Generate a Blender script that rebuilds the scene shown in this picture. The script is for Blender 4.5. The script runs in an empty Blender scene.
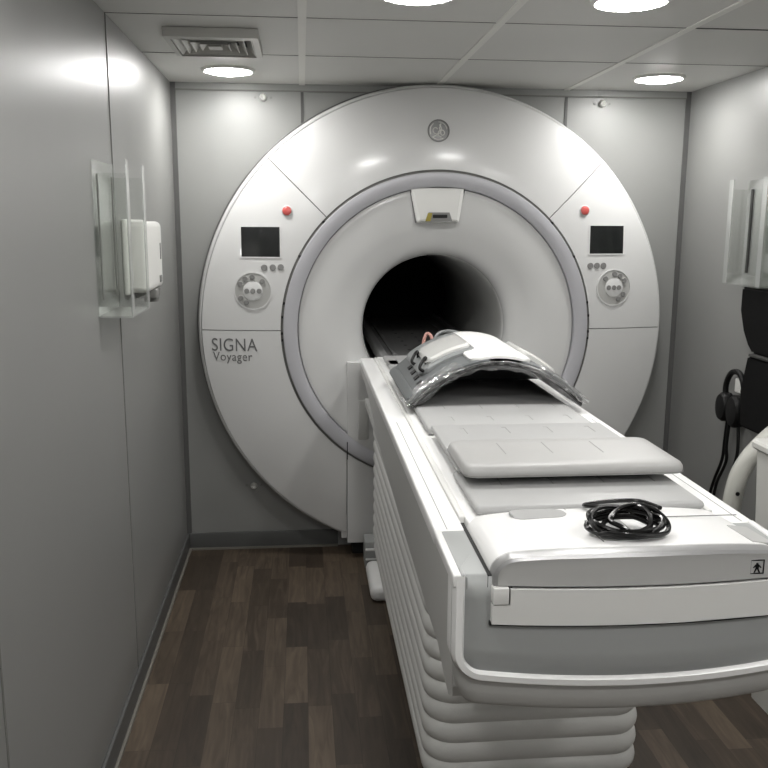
import bpy, bmesh, math, random
from mathutils import Vector, Matrix, noise
random.seed(7)
PI = math.pi
SC = bpy.context.scene
COL = SC.collection

# ------------------------------------------------------------------ camera
F = 864.0
def cam_matrix():
    y = Vector((302-384, 384-222, -F)).normalized()
    z = -Vector((361-384, 384-5000, -F)).normalized()
    z = (z - z.dot(y)*y).normalized()
    x = y.cross(z)
    return Matrix((x, y, z))            # rows: world axes seen from the camera
cd = bpy.data.cameras.new('camera'); cam = bpy.data.objects.new('camera', cd); COL.objects.link(cam)
cd.sensor_width = 36; cd.lens = F/768*36; cd.clip_start = 0.02
cam.matrix_world = Matrix.Translation((0, 0, 1.70)) @ cam_matrix().to_4x4()
SC.camera = cam

# ------------------------------------------------------------------ light and exposure
LAMP = 110.0                              # emission of the ceiling downlights
SC.view_settings.view_transform = 'Standard'
SC.view_settings.look = 'None'
SC.view_settings.exposure = 0.0
SC.view_settings.gamma = 1.0
SC.view_settings.use_curve_mapping = False
w = bpy.data.worlds.new('world'); SC.world = w; w.use_nodes = True
w.node_tree.nodes['Background'].inputs[0].default_value = (0.5, 0.5, 0.48, 1)
w.node_tree.nodes['Background'].inputs[1].default_value = 0.02

# ------------------------------------------------------------------ materials
def mat(name, col, rough=.5, metal=0., spec=.5, var=.04, vscale=6., bump=0., bscale=200., coat=0., emit=None, stretch=None):
    m = bpy.data.materials.new(name); m.use_nodes = True
    nt = m.node_tree; N = nt.nodes; L = nt.links
    b = N['Principled BSDF']
    b.inputs['Roughness'].default_value = rough
    b.inputs['Metallic'].default_value = metal
    b.inputs['Specular IOR Level'].default_value = spec
    b.inputs['Coat Weight'].default_value = coat
    b.inputs['Coat Roughness'].default_value = .12
    tc = N.new('ShaderNodeTexCoord'); mp = N.new('ShaderNodeMapping')
    if stretch: mp.inputs['Scale'].default_value = stretch
    L.new(tc.outputs['Object'], mp.inputs[0])
    no = N.new('ShaderNodeTexNoise'); no.inputs['Scale'].default_value = vscale; no.inputs['Detail'].default_value = 3
    L.new(mp.outputs[0], no.inputs['Vector'])
    mx = N.new('ShaderNodeMix'); mx.data_type = 'RGBA'
    mx.inputs['A'].default_value = tuple(c*(1-var) for c in col)+(1,)
    mx.inputs['B'].default_value = tuple(min(1, c*(1+var)) for c in col)+(1,)
    L.new(no.outputs['Fac'], mx.inputs['Factor'])
    L.new(mx.outputs['Result'], b.inputs['Base Color'])
    if bump:
        n2 = N.new('ShaderNodeTexNoise'); n2.inputs['Scale'].default_value = bscale
        L.new(mp.outputs[0], n2.inputs['Vector'])
        bp = N.new('ShaderNodeBump'); bp.inputs['Strength'].default_value = bump; bp.inputs['Distance'].default_value = .002
        L.new(n2.outputs['Fac'], bp.inputs['Height']); L.new(bp.outputs[0], b.inputs['Normal'])
    if emit:
        b.inputs['Emission Color'].default_value = (1, .985, .965, 1); b.inputs['Emission Strength'].default_value = emit
    return m
def clear(name, tint=(1,1,1), gloss=.12, rough=.05, bump=0., bscale=40., base=.0):
    m = bpy.data.materials.new(name); m.use_nodes = True
    nt = m.node_tree; N = nt.nodes; L = nt.links; N.clear()
    out = N.new('ShaderNodeOutputMaterial'); t = N.new('ShaderNodeBsdfTransparent'); g = N.new('ShaderNodeBsdfGlossy')
    t.inputs[0].default_value = (*tint, 1); g.inputs['Roughness'].default_value = rough; g.inputs[0].default_value = (.95,.95,.95,1)
    lw = N.new('ShaderNodeLayerWeight'); lw.inputs['Blend'].default_value = .35
    mr = N.new('ShaderNodeMapRange'); mr.inputs['To Min'].default_value = gloss*.5+base; mr.inputs['To Max'].default_value = min(1, gloss*5+base)
    L.new(lw.outputs['Facing'], mr.inputs['Value'])
    mx = N.new('ShaderNodeMixShader'); L.new(mr.outputs[0], mx.inputs[0]); L.new(t.outputs[0], mx.inputs[1]); L.new(g.outputs[0], mx.inputs[2])
    tc = N.new('ShaderNodeTexCoord'); no = N.new('ShaderNodeTexNoise'); no.inputs['Scale'].default_value = bscale; no.inputs['Detail'].default_value = 4
    L.new(tc.outputs['Object'], no.inputs['Vector'])
    bp = N.new('ShaderNodeBump'); bp.inputs['Strength'].default_value = bump; bp.inputs['Distance'].default_value = .01
    L.new(no.outputs['Fac'], bp.inputs['Height']); L.new(bp.outputs[0], g.inputs['Normal']); 
    L.new(mx.outputs[0], out.inputs[0])
    return m
M = {}
M['wall'] = mat('wall_laminate', (.262,.264,.255), .38, .25, .5, .03, 3, .05, 400, stretch=(1,1,.2))
M['wall_back'] = mat('back_wall_laminate', (.250,.253,.245), .42, .1, .5, .03, 3, .05, 400)
M['ceil'] = mat('ceiling_panel', (.60,.598,.575), .55, .0, .5, .03, 2)
M['grid'] = mat('ceiling_grid', (.72,.715,.68), .5)
M['gap'] = mat('joint_dark', (.035,.035,.033), .7)
M['joint'] = mat('joint_grey', (.16,.16,.15), .6)
M['trimgrey'] = mat('corner_trim', (.085,.085,.083), .5)
M['base'] = mat('baseboard_vinyl', (.090,.092,.090), .45)
M['bead'] = mat('floor_bead', (.17,.16,.14), .5)
M['shell'] = mat('gantry_shell', (.62,.622,.615), .25, 0, .5, .012, 2, coat=.3)
M['shellgloss'] = mat('housing_gloss', (.66,.66,.64), .15, coat=.5)
M['ringm'] = mat('gantry_ring_lavender', (.46,.46,.485), .38, .1, .5, .02)
M['dark'] = mat('dark_gap', (.012,.012,.012), .8)
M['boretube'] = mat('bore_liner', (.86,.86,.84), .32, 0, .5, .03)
M['boreend'] = mat('bore_end_shade', (.006,.006,.006), .9)  # black stands in for the unlit space past the bore
M['screen'] = mat('screen_glass', (.008,.009,.009), .15, 0, .6, .3, 20)
M['btn'] = mat('button_grey', (.2,.2,.195), .45)
M['keyring'] = mat('keypad_recess_grey', (.40,.40,.385), .45)
M['red'] = mat('emergency_red', (.48,.085,.075), .35)
M['ink'] = mat('print_grey', (.12,.12,.12), .6)
M['silver'] = mat('silver_metal', (.36,.36,.36), .45, .5, .5, .06, 30)
M['chrome'] = mat('brushed_silver_lip', (.37,.37,.37), .36, .5, .5, .05, 10)
M['yellow'] = mat('yellow_label', (.30,.24,.03), .5)
M['twhite'] = mat('table_white', (.80,.80,.79), .34, 0, .5, .015)
M['tgrey'] = mat('table_grey', (.335,.345,.34), .42, 0, .5, .02)
M['tband'] = mat('table_cap_grey', (.43,.43,.42), .45, 0, .5, .02)
M['tivory'] = mat('table_drawer_ivory', (.68,.68,.66), .42, 0, .5, .02)
M['apron'] = mat('table_apron', (.50,.50,.485), .4, 0, .5, .02)
M['bellow'] = mat('bellows_vinyl', (.68,.68,.66), .5, 0, .4, .03, 5, .1, 150)
M['pad'] = mat('pad_vinyl_grey', (.375,.376,.372), .42, 0, .5, .03, 8, .12, 260)
M['pillow'] = mat('pillow_vinyl', (.385,.383,.375), .42, 0, .5, .03, 8, .1, 260)
M['stitch'] = mat('pad_crease', (.25,.25,.24), .6)
M['coilgrey'] = mat('coil_grey', (.11,.118,.12), .42, 0, .5, .04)
M['coilmid'] = mat('coil_panel_grey', (.20,.21,.21), .4)
M['coillight'] = mat('coil_window', (.62,.62,.60), .2, .0, .5, .04, coat=.4)
M['coilwhite'] = mat('coil_white', (.85,.85,.83), .35)
M['coilin'] = mat('coil_underside', (.05,.05,.05), .5)
M['black'] = mat('black_rubber', (.004,.004,.004), .5, 0, .25, .2)
M['cable'] = mat('cable_black', (.004,.004,.004), .25, 0, .4, .2)
M['blackfab'] = mat('black_fabric', (.010,.010,.010), .85, 0, .05, .2, 60, .4, 500)
M['pink'] = mat('pink_tape', (.50,.27,.23), .5)
M['disp'] = mat('dispenser_white', (.78,.78,.75), .35)
M['dispgrey'] = mat('dispenser_grey', (.2,.2,.19), .4)
M['cab'] = mat('bin_white', (.60,.60,.57), .4)
M['rail'] = mat('white_painted_pipe', (.50,.50,.46), .35)
M['bridge'] = mat('bridge_grey', (.15,.15,.15), .45)
M['lamp'] = mat('lamp_diffuser', (.9,.9,.88), .5, emit=LAMP)
M['lamprim'] = mat('lamp_rim', (.6,.6,.57), .4)
M['vent'] = mat('vent_metal', (.42,.415,.39), .35, .2)
M['acrylic'] = clear('clear_acrylic', (.96,.97,.96), .07, .08, 0, 40, .02)
M['acrylicedge'] = clear('acrylic_edge', (.9,.92,.9), .1, .35, 0, 40, .16)
def film():
    m = clear('clear_plastic_film', (.93,.93,.93), .14, .10, 1., 34, .04)
    nt = m.node_tree; N = nt.nodes; L = nt.links
    out = next(n for n in N if n.type == 'OUTPUT_MATERIAL'); old = out.inputs[0].links[0].from_socket
    d = N.new('ShaderNodeBsdfDiffuse'); d.inputs[0].default_value = (.8, .8, .8, 1)
    tl = N.new('ShaderNodeBsdfTranslucent'); tl.inputs[0].default_value = (.8, .8, .8, 1)
    dm = N.new('ShaderNodeMixShader'); L.new(d.outputs[0], dm.inputs[1]); L.new(tl.outputs[0], dm.inputs[2])
    tc = N.new('ShaderNodeTexCoord'); no = N.new('ShaderNodeTexNoise'); no.inputs['Scale'].default_value = 22; no.inputs['Detail'].default_value = 6; no.inputs['Distortion'].default_value = 2.2
    L.new(tc.outputs['Object'], no.inputs['Vector'])
    mr = N.new('ShaderNodeMapRange'); mr.inputs['From Min'].default_value = .5; mr.inputs['From Max'].default_value = .8; mr.inputs['To Min'].default_value = .03; mr.inputs['To Max'].default_value = .55  # whitish streaks put haze and glints of the crinkles into the colour
    L.new(no.outputs['Fac'], mr.inputs['Value'])
    mx = N.new('ShaderNodeMixShader'); L.new(mr.outputs[0], mx.inputs[0]); L.new(old, mx.inputs[1]); L.new(dm.outputs[0], mx.inputs[2]); L.new(mx.outputs[0], out.inputs[0])
    return m
M['bag'] = film()

def wood():
    m = bpy.data.materials.new('wood_plank_vinyl'); m.use_nodes = True
    nt = m.node_tree; N = nt.nodes; L = nt.links; b = N['Principled BSDF']
    def math_(op, a, b_=None):
        n = N.new('ShaderNodeMath'); n.operation = op
        for i, v in enumerate((a, b_)):
            if v is None: continue
            if isinstance(v, (int, float)): n.inputs[i].default_value = v
            else: L.new(v, n.inputs[i])
        return n.outputs[0]
    tc = N.new('ShaderNodeTexCoord'); sp = N.new('ShaderNodeSeparateXYZ'); L.new(tc.outputs['Object'], sp.inputs[0])
    W = .086; LEN = .42
    cx = math_('FLOOR', math_('DIVIDE', sp.outputs[0], W))
    wn = N.new('ShaderNodeTexWhiteNoise'); wn.noise_dimensions = '1D'; L.new(cx, wn.inputs['W'])
    ty = math_('ADD', math_('DIVIDE', sp.outputs[1], LEN), math_('MULTIPLY', wn.outputs['Value'], 7.3))
    cy = math_('FLOOR', ty)
    cmb = N.new('ShaderNodeCombineXYZ'); L.new(cx, cmb.inputs[0]); L.new(cy, cmb.inputs[1])
    w2 = N.new('ShaderNodeTexWhiteNoise'); w2.noise_dimensions = '2D'; L.new(cmb.outputs[0], w2.inputs['Vector'])
    # grain
    cg = N.new('ShaderNodeCombineXYZ'); L.new(math_('MULTIPLY', sp.outputs[0], 26), cg.inputs[0]); L.new(math_('MULTIPLY', sp.outputs[1], 2.6), cg.inputs[1]); L.new(math_('MULTIPLY', w2.outputs['Value'], 31), cg.inputs[2])
    g = N.new('ShaderNodeTexNoise'); g.inputs['Scale'].default_value = 1.2; g.inputs['Detail'].default_value = 6; g.inputs['Distortion'].default_value = 1.4; L.new(cg.outputs[0], g.inputs['Vector'])
    rp = N.new('ShaderNodeValToRGB'); e = rp.color_ramp.elements
    e[0].position = 0; e[0].color = (.022,.016,.0115,1); e[1].position = 1; e[1].color = (.125,.094,.066,1)
    k = e.new(.5); k.color = (.050,.037,.026,1)
    v = math_('ADD', math_('MULTIPLY', w2.outputs['Value'], .55), math_('MULTIPLY', math_('SUBTRACT', g.outputs['Fac'], .22), .85))
    L.new(v, rp.inputs[0])
    # joints
    fx = math_('FRACT', math_('DIVIDE', sp.outputs[0], W)); fy = math_('FRACT', ty)
    jx = math_('LESS_THAN', fx, .018); jy = math_('LESS_THAN', fy, .004)
    j = math_('MAXIMUM', jx, jy)
    mx = N.new('ShaderNodeMix'); mx.data_type = 'RGBA'; L.new(math_('MULTIPLY', j, .65), mx.inputs['Factor']); L.new(rp.outputs[0], mx.inputs['A']); mx.inputs['B'].default_value = (.012,.009,.007,1)
    L.new(mx.outputs['Result'], b.inputs['Base Color'])
    b.inputs['Roughness'].default_value = .5; b.inputs['Specular IOR Level'].default_value = .35
    bp = N.new('ShaderNodeBump'); bp.inputs['Strength'].default_value = .25; bp.inputs['Distance'].default_value = .001; L.new(g.outputs['Fac'], bp.inputs['Height']); L.new(bp.outputs[0], b.inputs['Normal'])
    return m
M['wood'] = wood()

# ------------------------------------------------------------------ helpers
def box(bm, x0, x1, y0, y1, z0, z1, bevel=0, seg=3):
    r = bmesh.ops.create_cube(bm, size=1)
    vs = r['verts']
    for v in vs:
        v.co = Vector((x0+(v.co.x+.5)*(x1-x0), y0+(v.co.y+.5)*(y1-y0), z0+(v.co.z+.5)*(z1-z0)))
    if bevel:
        es = list({e for v in vs for e in v.link_edges})
        bmesh.ops.bevel(bm, geom=es, offset=bevel, segments=seg, affect='EDGES', profile=.5)
def prism(bm, poly, fn, d0, d1):
    """poly of 2D points; fn(a, b, d) gives the 3D point"""
    A = [bm.verts.new(fn(a, b, d0)) for a, b in poly]
    B = [bm.verts.new(fn(a, b, d1)) for a, b in poly]
    n = len(poly)
    bm.faces.new(A); bm.faces.new(list(reversed(B)))
    for i in range(n):
        bm.faces.new((A[(i+1) % n], A[i], B[i], B[(i+1) % n]))
def loft(bm, rings, closed=True, cap=True):
    R = [[bm.verts.new(p) for p in r] for r in rings]
    n = len(R[0])
    for a, b in zip(R, R[1:]):
        for i in range(n if closed else n-1):
            j = (i+1) % n
            bm.faces.new((a[i], a[j], b[j], b[i]))
    if cap and closed:
        bm.faces.new(list(reversed(R[0]))); bm.faces.new(R[-1])
    return R
def tube(bm, pts, r, n=10, cap=True):
    pts = [Vector(p) for p in pts]
    rings = []; up = Vector((0, 0, 1)); prev = None
    for i, p in enumerate(pts):
        t = (pts[min(i+1, len(pts)-1)] - pts[max(i-1, 0)]).normalized()
        if prev is None:
            a = t.cross(up)
            if a.length < .1: a = t.cross(Vector((1, 0, 0)))
            a.normalize()
        else:
            a = (prev - prev.dot(t)*t).normalized()
        prev = a; b = t.cross(a)
        rr = r[i] if isinstance(r, (list, tuple)) else r
        rings.append([p + rr*(math.cos(2*PI*k/n)*a + math.sin(2*PI*k/n)*b) for k in range(n)])
    loft(bm, rings, True, cap)
def cylz(bm, c, r, h, n=32, axis='Z'):
    c = Vector(c)
    ax = {'Z': (0, 0, 1), 'Y': (0, 1, 0), 'X': (1, 0, 0)}[axis]
    tube(bm, [c, c+Vector(ax)*h], r, n)
def spline(pts, m=8):
    P = [Vector(p) for p in pts]; out = []
    for i in range(len(P)-1):
        p0 = P[max(i-1, 0)]; p1 = P[i]; p2 = P[i+1]; p3 = P[min(i+2, len(P)-1)]
        for k in range(m):
            t = k/m
            out.append(.5*((2*p1)+(-p0+p2)*t+(2*p0-5*p1+4*p2-p3)*t*t+(-p0+3*p1-3*p2+p3)*t**3))
    out.append(P[-1]); return out
def obj(name, bm, m, parent=None, smooth=35, mods=None):
    bmesh.ops.remove_doubles(bm, verts=bm.verts, dist=1e-6)
    bmesh.ops.recalc_face_normals(bm, faces=bm.faces)
    me = bpy.data.meshes.new(name)
    if parent is not None:
        off = Vector((0, 0, 0)); p = parent
        while p: off += Vector(p.location); p = p.parent
        bmesh.ops.translate(bm, verts=bm.verts, vec=-off)
    bm.to_mesh(me); bm.free()
    if isinstance(m, str): m = M[m]
    me.materials.append(m)
    me.shade_smooth(); me.set_sharp_from_angle(angle=math.radians(smooth))
    o = bpy.data.objects.new(name, me); COL.objects.link(o)
    if parent is not None: o.parent = parent
    return o
def new(): return bmesh.new()
def B(name, m, parent, *args, **kw):
    bm = new(); box(bm, *args, **kw); return obj(name, bm, m, parent)
def tag(o, label, cat, group=None):
    o['label'] = label; o['category'] = cat
    if group: o['group'] = group
    return o
def thing(name, label, cat, loc, group=None):
    o = bpy.data.objects.new(name, None); o.empty_display_size = .1; COL.objects.link(o)
    o.location = loc
    return tag(o, label, cat, group)
def struct(o): o['kind'] = 'structure'; return o
def rrect(x0, x1, z0, z1, r, n=6, corners=(1, 1, 1, 1)):
    """rounded rectangle, corners order: bl, br, tr, tl"""
    out = []
    for k, (cx, cz, a0) in enumerate(((x0, z0, PI), (x1, z0, 1.5*PI), (x1, z1, 0), (x0, z1, .5*PI))):
        rr = r if corners[k] else 0
        ox = cx + (rr if k in (0, 3) else -rr); oz = cz + (rr if k in (0, 1) else -rr)
        if not rr: out.append((cx, cz)); continue
        for i in range(n+1):
            a = a0 + (PI/2)*i/n
            out.append((ox+rr*math.cos(a), oz+rr*math.sin(a)))
    return out

# ------------------------------------------------------------------ room
XL, XR, YB, YF, ZC = -.62, 1.966, 4.40, -1.6, 2.355
AX, AZ = .66, 1.18                        # axis of the magnet
struct(B('floor', 'wood', None, XL-.1, XR+.1, YF-.1, 6.6, -.08, 0))
struct(B('ceiling', 'ceil', None, XL-.1, XR+.1, YF-.1, YB+.1, ZC, ZC+.08))
struct(B('wall_left', 'wall', None, XL-.1, XL, YF, YB+.1, 0, ZC))
struct(B('wall_right', 'wall', None, XR, XR+.1, YF, YB+.1, 0, ZC))
struct(B('wall_front', 'wall', None, XL-.1, XR+.1, YF-.1, YF, 0, ZC))
# back wall with the round opening the scanner stands in
bm = new(); n = 96; inner = []; outer = []
for i in range(n):
    a = 2*PI*i/n; c, s = math.cos(a), math.sin(a)
    inner.append((AX+1.1*c, AZ+1.1*s))
    t = min(((XR if c > 0 else XL)-AX)/c if abs(c) > 1e-6 else 9, ((ZC if s > 0 else 0)-AZ)/s if abs(s) > 1e-6 else 9)
    outer.append((AX+t*c, AZ+t*s))
# snap nearest samples to the room corners
for cx, cz in ((XL, 0), (XR, 0), (XR, ZC), (XL, ZC)):
    k = min(range(n), key=lambda i: (outer[i][0]-cx)**2+(outer[i][1]-cz)**2); outer[k] = (cx, cz)
for y in (YB, YB+.1):
    I = [bm.verts.new((x, y, z)) for x, z in inner]; O = [bm.verts.new((x, y, z)) for x, z in outer]
    for i in range(n):
        j = (i+1) % n; bm.faces.new((I[i], I[j], O[j], O[i]))
struct(obj('wall_back', bm, 'wall_back'))

tn = [0]
def trim(m, *a, **k):
    tn[0] += 1
    return struct(B('trim_%d' % tn[0], m, None, *a, **k))
# panel joints of the walls
for y in (3.0, 1.68, .36): trim('joint', XL-.002, XL+.0025, y-.003, y+.003, .09, ZC)
for y in (3.0, 1.68, .36): trim('joint', XR-.0025, XR+.002, y-.003, y+.003, .09, ZC)
for x in (.008, 1.322):
    trim('trimgrey', x-.007, x+.007, YB-.005, YB+.002, 1.3, ZC-.036)
trim('trimgrey', XL, XL+.024, YB-.008, YB, .09, ZC)
trim('trimgrey', XR-.024, XR, YB-.008, YB, .09, ZC)
trim('wall_back', XL+.024, XR-.024, YB-.008, YB, ZC-.03, ZC)
trim('joint', XL+.024, XR-.024, YB-.009, YB, ZC-.036, ZC-.03)
# ceiling grid: strips that run to the back, thin joints across
for x in (.008, .665, 1.322): trim('grid', x-.014, x+.014, YF, YB, ZC-.004, ZC+.001)
for y in (3.655, 3.0, 2.345, 1.69, 1.035, .38): trim('joint', XL, XR, y-.002, y+.002, ZC-.0015, ZC+.001)
trim('gap', 1.34, XR, 2.995, 3.003, ZC-.002, ZC+.001)
# baseboards
def baseboard(name, *a): return struct(B(name, 'base', None, *a, bevel=.003))
baseboard('baseboard_left', XL, XL+.012, YF, YB, 0, .09)
baseboard('baseboard_right', XR-.012, XR, YF, YB, 0, .09)
baseboard('baseboard_back', XL+.012, .17, YB-.012, YB, 0, .09)
struct(B('baseboard_back_right', 'base', None, 1.15, XR-.012, YB-.012, YB, 0, .09, bevel=.003)).name = 'baseboard_back.001'
trim('bead', XL+.012, XL+.022, YF, YB-.012, 0, .010); trim('bead', XL+.022, .17, YB-.022, YB-.012, 0, .010)

# ------------------------------------------------------------------ ceiling lights and vent
def downlight(x, y, label):
    t = thing('ceiling_light', label, 'light', (x, y, ZC), 'round recessed ceiling downlights')
    bm = new(); prof = [(.100, -.001), (.100, -.010), (.106, -.014), (.115, -.010), (.119, -.001)]
    loft(bm, [[(x+r*math.cos(2*PI*i/48), y+r*math.sin(2*PI*i/48), ZC+z) for i in range(48)] for r, z in prof], True, False)
    obj('rim', bm, 'lamprim', t)
    bm = new(); prof = [(.0995, -.004), (.092, -.014), (.06, -.022), (.0, -.025)]
    rings = [[(x+max(r, .001)*math.cos(2*PI*i/48), y+max(r, .001)*math.sin(2*PI*i/48), ZC+z) for i in range(48)] for r, z in prof]
    loft(bm, rings, True, True); obj('diffuser', bm, 'lamp', t)
for x, y, l in ((-.313, 4.007, 'bright round downlight between the air vent and the back wall on the left'),
                (.342, 2.635, 'bright round downlight cut by the top edge above the middle of the scanner'),
                (.978, 2.645, 'bright round downlight at the top edge, right of the scanner emblem'),
                (1.622, 3.979, 'bright round downlight in the far right ceiling corner over the grey wall'),
                (-.313, 1.38, 'round downlight over the left side in front of the table end'),
                (1.622, 1.38, 'round downlight over the right side in front of the table end'),
                (-.313, -1.0, 'added unseen round downlight behind the viewer near the left wall'),  # this rear pair is added out of view to brighten the table front
                (1.622, -1.0, 'added unseen round downlight behind the viewer near the right wall'),
                (.338, .1, 'round downlight above the viewer on the left'),
                (.999, .1, 'round downlight above the viewer on the right')):
    downlight(x, y, l)

t = thing('ceiling_vent', 'square grey metal air vent with stepped louvres in the left ceiling panel', 'vent', (-.33, 3.40, ZC))
cx, cy = -.305, 3.355
bm = new()
def ringsq(bm, h0, z0, h1, z1):
    loft(bm, [[(cx-h*1.0, cy-h*1.12, z), (cx+h*1.0, cy-h*1.12, z), (cx+h*1.0, cy+h*1.12, z), (cx-h*1.0, cy+h*1.12, z)] for h, z in ((h0, z0), (h1, z1))], True, False)
ringsq(bm, .162, ZC-.002, .162, ZC-.034); ringsq(bm, .162, ZC-.034, .140, ZC-.038); ringsq(bm, .140, ZC-.038, .140, ZC-.002)
obj('frame', bm, 'vent', t, 20)
bm = new(); box(bm, cx-.14, cx+.14, cy-.155, cy+.155, ZC-.0055, ZC-.003); obj('backing', bm, 'dark', t)
for k, h in enumerate((.138, .110, .082, .054)):
    bm = new(); ringsq(bm, h-.002, ZC-.006, h+.004, ZC-.03) if 0 else ringsq(bm, h-.026, ZC-.008, h, ZC-.034); 
    sm = bm
    ringsq(sm, h, ZC-.034, h-.003, ZC-.034); ringsq(sm, h-.003, ZC-.034, h-.029, ZC-.008)
    obj('louvre', bm, 'vent', t, 20)
bm = new(); box(bm, cx-.024, cx+.024, cy-.03, cy+.03, ZC-.036, ZC-.012); obj('centre_plate', bm, 'vent', t)

def knob(x, z, label):
    t = thing('wall_knob', label, 'knob', (x, YB, z), 'wall fixings')
    bm = new(); prof = [(0, .018), (.012, .026), (.016, .02), (.018, .012), (.012, .006), (.012, 0)]
    loft(bm, [[(x+max(r, .0005)*math.cos(2*PI*i/20), YB-h, z+max(r, .0005)*math.sin(2*PI*i/20)) for i in range(20)] for r, h in prof], True, True)
    obj('knob', bm, 'lamprim', t)
    for s in (-1, 1):
        bm = new(); cylz(bm, (x+s*.038, YB-.004, z), .006, .004, 12, 'Y'); obj('screw', bm, 'btn', t)
knob(-.18, 2.290, 'small white wall knob between two screws under the left ceiling light')
knob(1.506, 2.290, 'small white wall knob between two screws under the right ceiling light')
knob(-.268, .343, 'small dull wall knob low on the wall beside the scanner')

# ------------------------------------------------------------------ scanner
def ysh(r):
    if r <= .78: return 4.205
    t_ = (r-.78)/.35
    return 4.205+.012*t_+.038*t_*t_
def P(r, a, y): return Vector((AX+r*math.cos(a), y, AZ+r*math.sin(a)))
S = thing('mri_scanner', 'large round white magnetic resonance scanner with an open dark bore', 'scanner', (AX, 4.3, 0))
def sector(name, a0, a1, na, radii, m='shell', lim=None, thick=.03):
    bm = new(); rings = []
    for r in radii:
        A0 = a0(r) if callable(a0) else a0; A1 = a1(r) if callable(a1) else a1
        rings.append([P(r, A0+(A1-A0)*i/na, ysh(r)) for i in range(na+1)])
    # front, edges rolled back
    def roll(ring, dy): return [p+Vector((0, dy, 0)) for p in ring]
    full = [roll(rings[0], thick)] + rings + [roll(rings[-1], thick)]
    V = [[bm.verts.new(p) for p in r] for r in full]
    for a, b in zip(V, V[1:]):
        for i in range(na): bm.faces.new((a[i], a[i+1], b[i+1], b[i]))
    for end in (0, na):                      # side walls
        for k in range(1, len(V)-2):
            a, b = V[k][end], V[k+1][end]
            c_ = bm.verts.new(b.co+Vector((0, thick, 0))); d_ = bm.verts.new(a.co+Vector((0, thick, 0)))
            bm.faces.new((a, b, c_, d_))
    return obj(name, bm, m, S, 40)
radii = [.770+(1.152-.770)*i/14 for i in range(15)]
g = .002
sector('upper_cover', lambda r: PI*.25+g/r, lambda r: PI*.75-g/r, 60, radii)
sector('side_cover', lambda r: PI*.75+g/r, lambda r: PI-g/r, 30, radii)
sector('side_cover', lambda r: g/r, lambda r: PI*.25-g/r, 30, radii)
XC0, XC1 = .213, 2*AX-.213
sector('lower_cover', lambda r: PI+g/r, lambda r: PI+math.acos((AX-XC0+.004)/r), 40, radii)
sector('lower_cover', lambda r: 2*PI-math.acos((AX-XC0+.004)/r), lambda r: 2*PI-g/r, 40, radii)
def lathe(name, prof, m, a0=0, a1=2*PI, n=144, smooth=35, parent=None):
    bm = new(); closed = abs(a1-a0-2*PI) < 1e-6
    rings = [[P(r, a0+(a1-a0)*i/n, y) for i in range(n if closed else n+1)] for r, y in prof]
    loft(bm, rings, closed, False)
    return obj(name, bm, m, parent or S, smooth)
# rolled outer rim
ab = math.acos((AX-XC0)/1.16)
lathe('outer_rim', [(1.1545, 4.33), (1.1545, 4.285), (1.157, 4.278), (1.163, 4.277), (1.170, 4.285), (1.175, 4.31), (1.180, 4.36), (1.182, 4.45)], 'shell', -(PI-(PI-ab)), PI+ab, 160) 
lathe('rear_rim', [(1.172, 4.375), (1.188, 4.38), (1.190, 4.39), (1.190, 4.45)], 'trimgrey', -ab, PI+ab, 160)
# dark body behind the covers
lathe('chassis', [(.33+.36, 4.26), (1.05, 4.30), (1.17, 4.36), (1.17, 4.60), (.40, 4.62)], 'trimgrey')
# ring
lathe('ring', [(.758, 4.23), (.758, 4.198), (.755, 4.192), (.749, 4.190), (.696, 4.196), (.689, 4.200), (.687, 4.23)], 'ringm', smooth=30)
lathe('ring_joint', [(.7695, 4.24), (.7695, 4.212), (.759, 4.206)], 'joint')
# funnel into the bore
fun = [(.685, 4.24), (.685, 4.216), (.680, 4.212)]
for i in range(25):
    a = (PI/2)*i/24
    fun.append((.364+.316*(1-math.sin(a)), 4.212+.14*(1-math.cos(a))**1.25))
lathe('funnel', fun, 'shell', smooth=60)
lathe('bore_tube', [(.364, 4.352), (.361, 4.365), (.360, 4.39), (.360, 6.15), (.37, 6.16), (.37, 4.6)], 'boretube', smooth=60, n=96)
lathe('rear_shade_cap', [(.36, 6.15), (.34, 6.16), (.34, 6.2), (.5, 6.5), (.001, 6.5)], 'boreend', n=64)  # black closure of the open bore end, in place of the darkness beyond
# bridge rails and bed inside the bore
bm = new(); box(bm, .40, .92, 4.12, 6.15, 1.0, 1.035, .004); obj('bridge', bm, 'bridge', S)
for x0, x1 in ((.375, .415), (.905, .945)):
    bm = new(); box(bm, x0, x1, 4.13, 6.12, 1.0, 1.06, .008); obj('bridge_rail', bm, 'bridge', S)
for x0, x1 in ((.45, .47), (.85, .87)):
    bm = new(); box(bm, x0, x1, 4.3, 6.12, 1.034, 1.045, .003); obj('bridge_rib', bm, 'bridge', S)
for i in range(8):
    for xx in (.56, .66, .76):
        bm = new(); cylz(bm, (xx, 4.35+i*.17, 1.0345), .009, .0012, 12); obj('bridge_hole', bm, 'dark', S)
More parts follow.
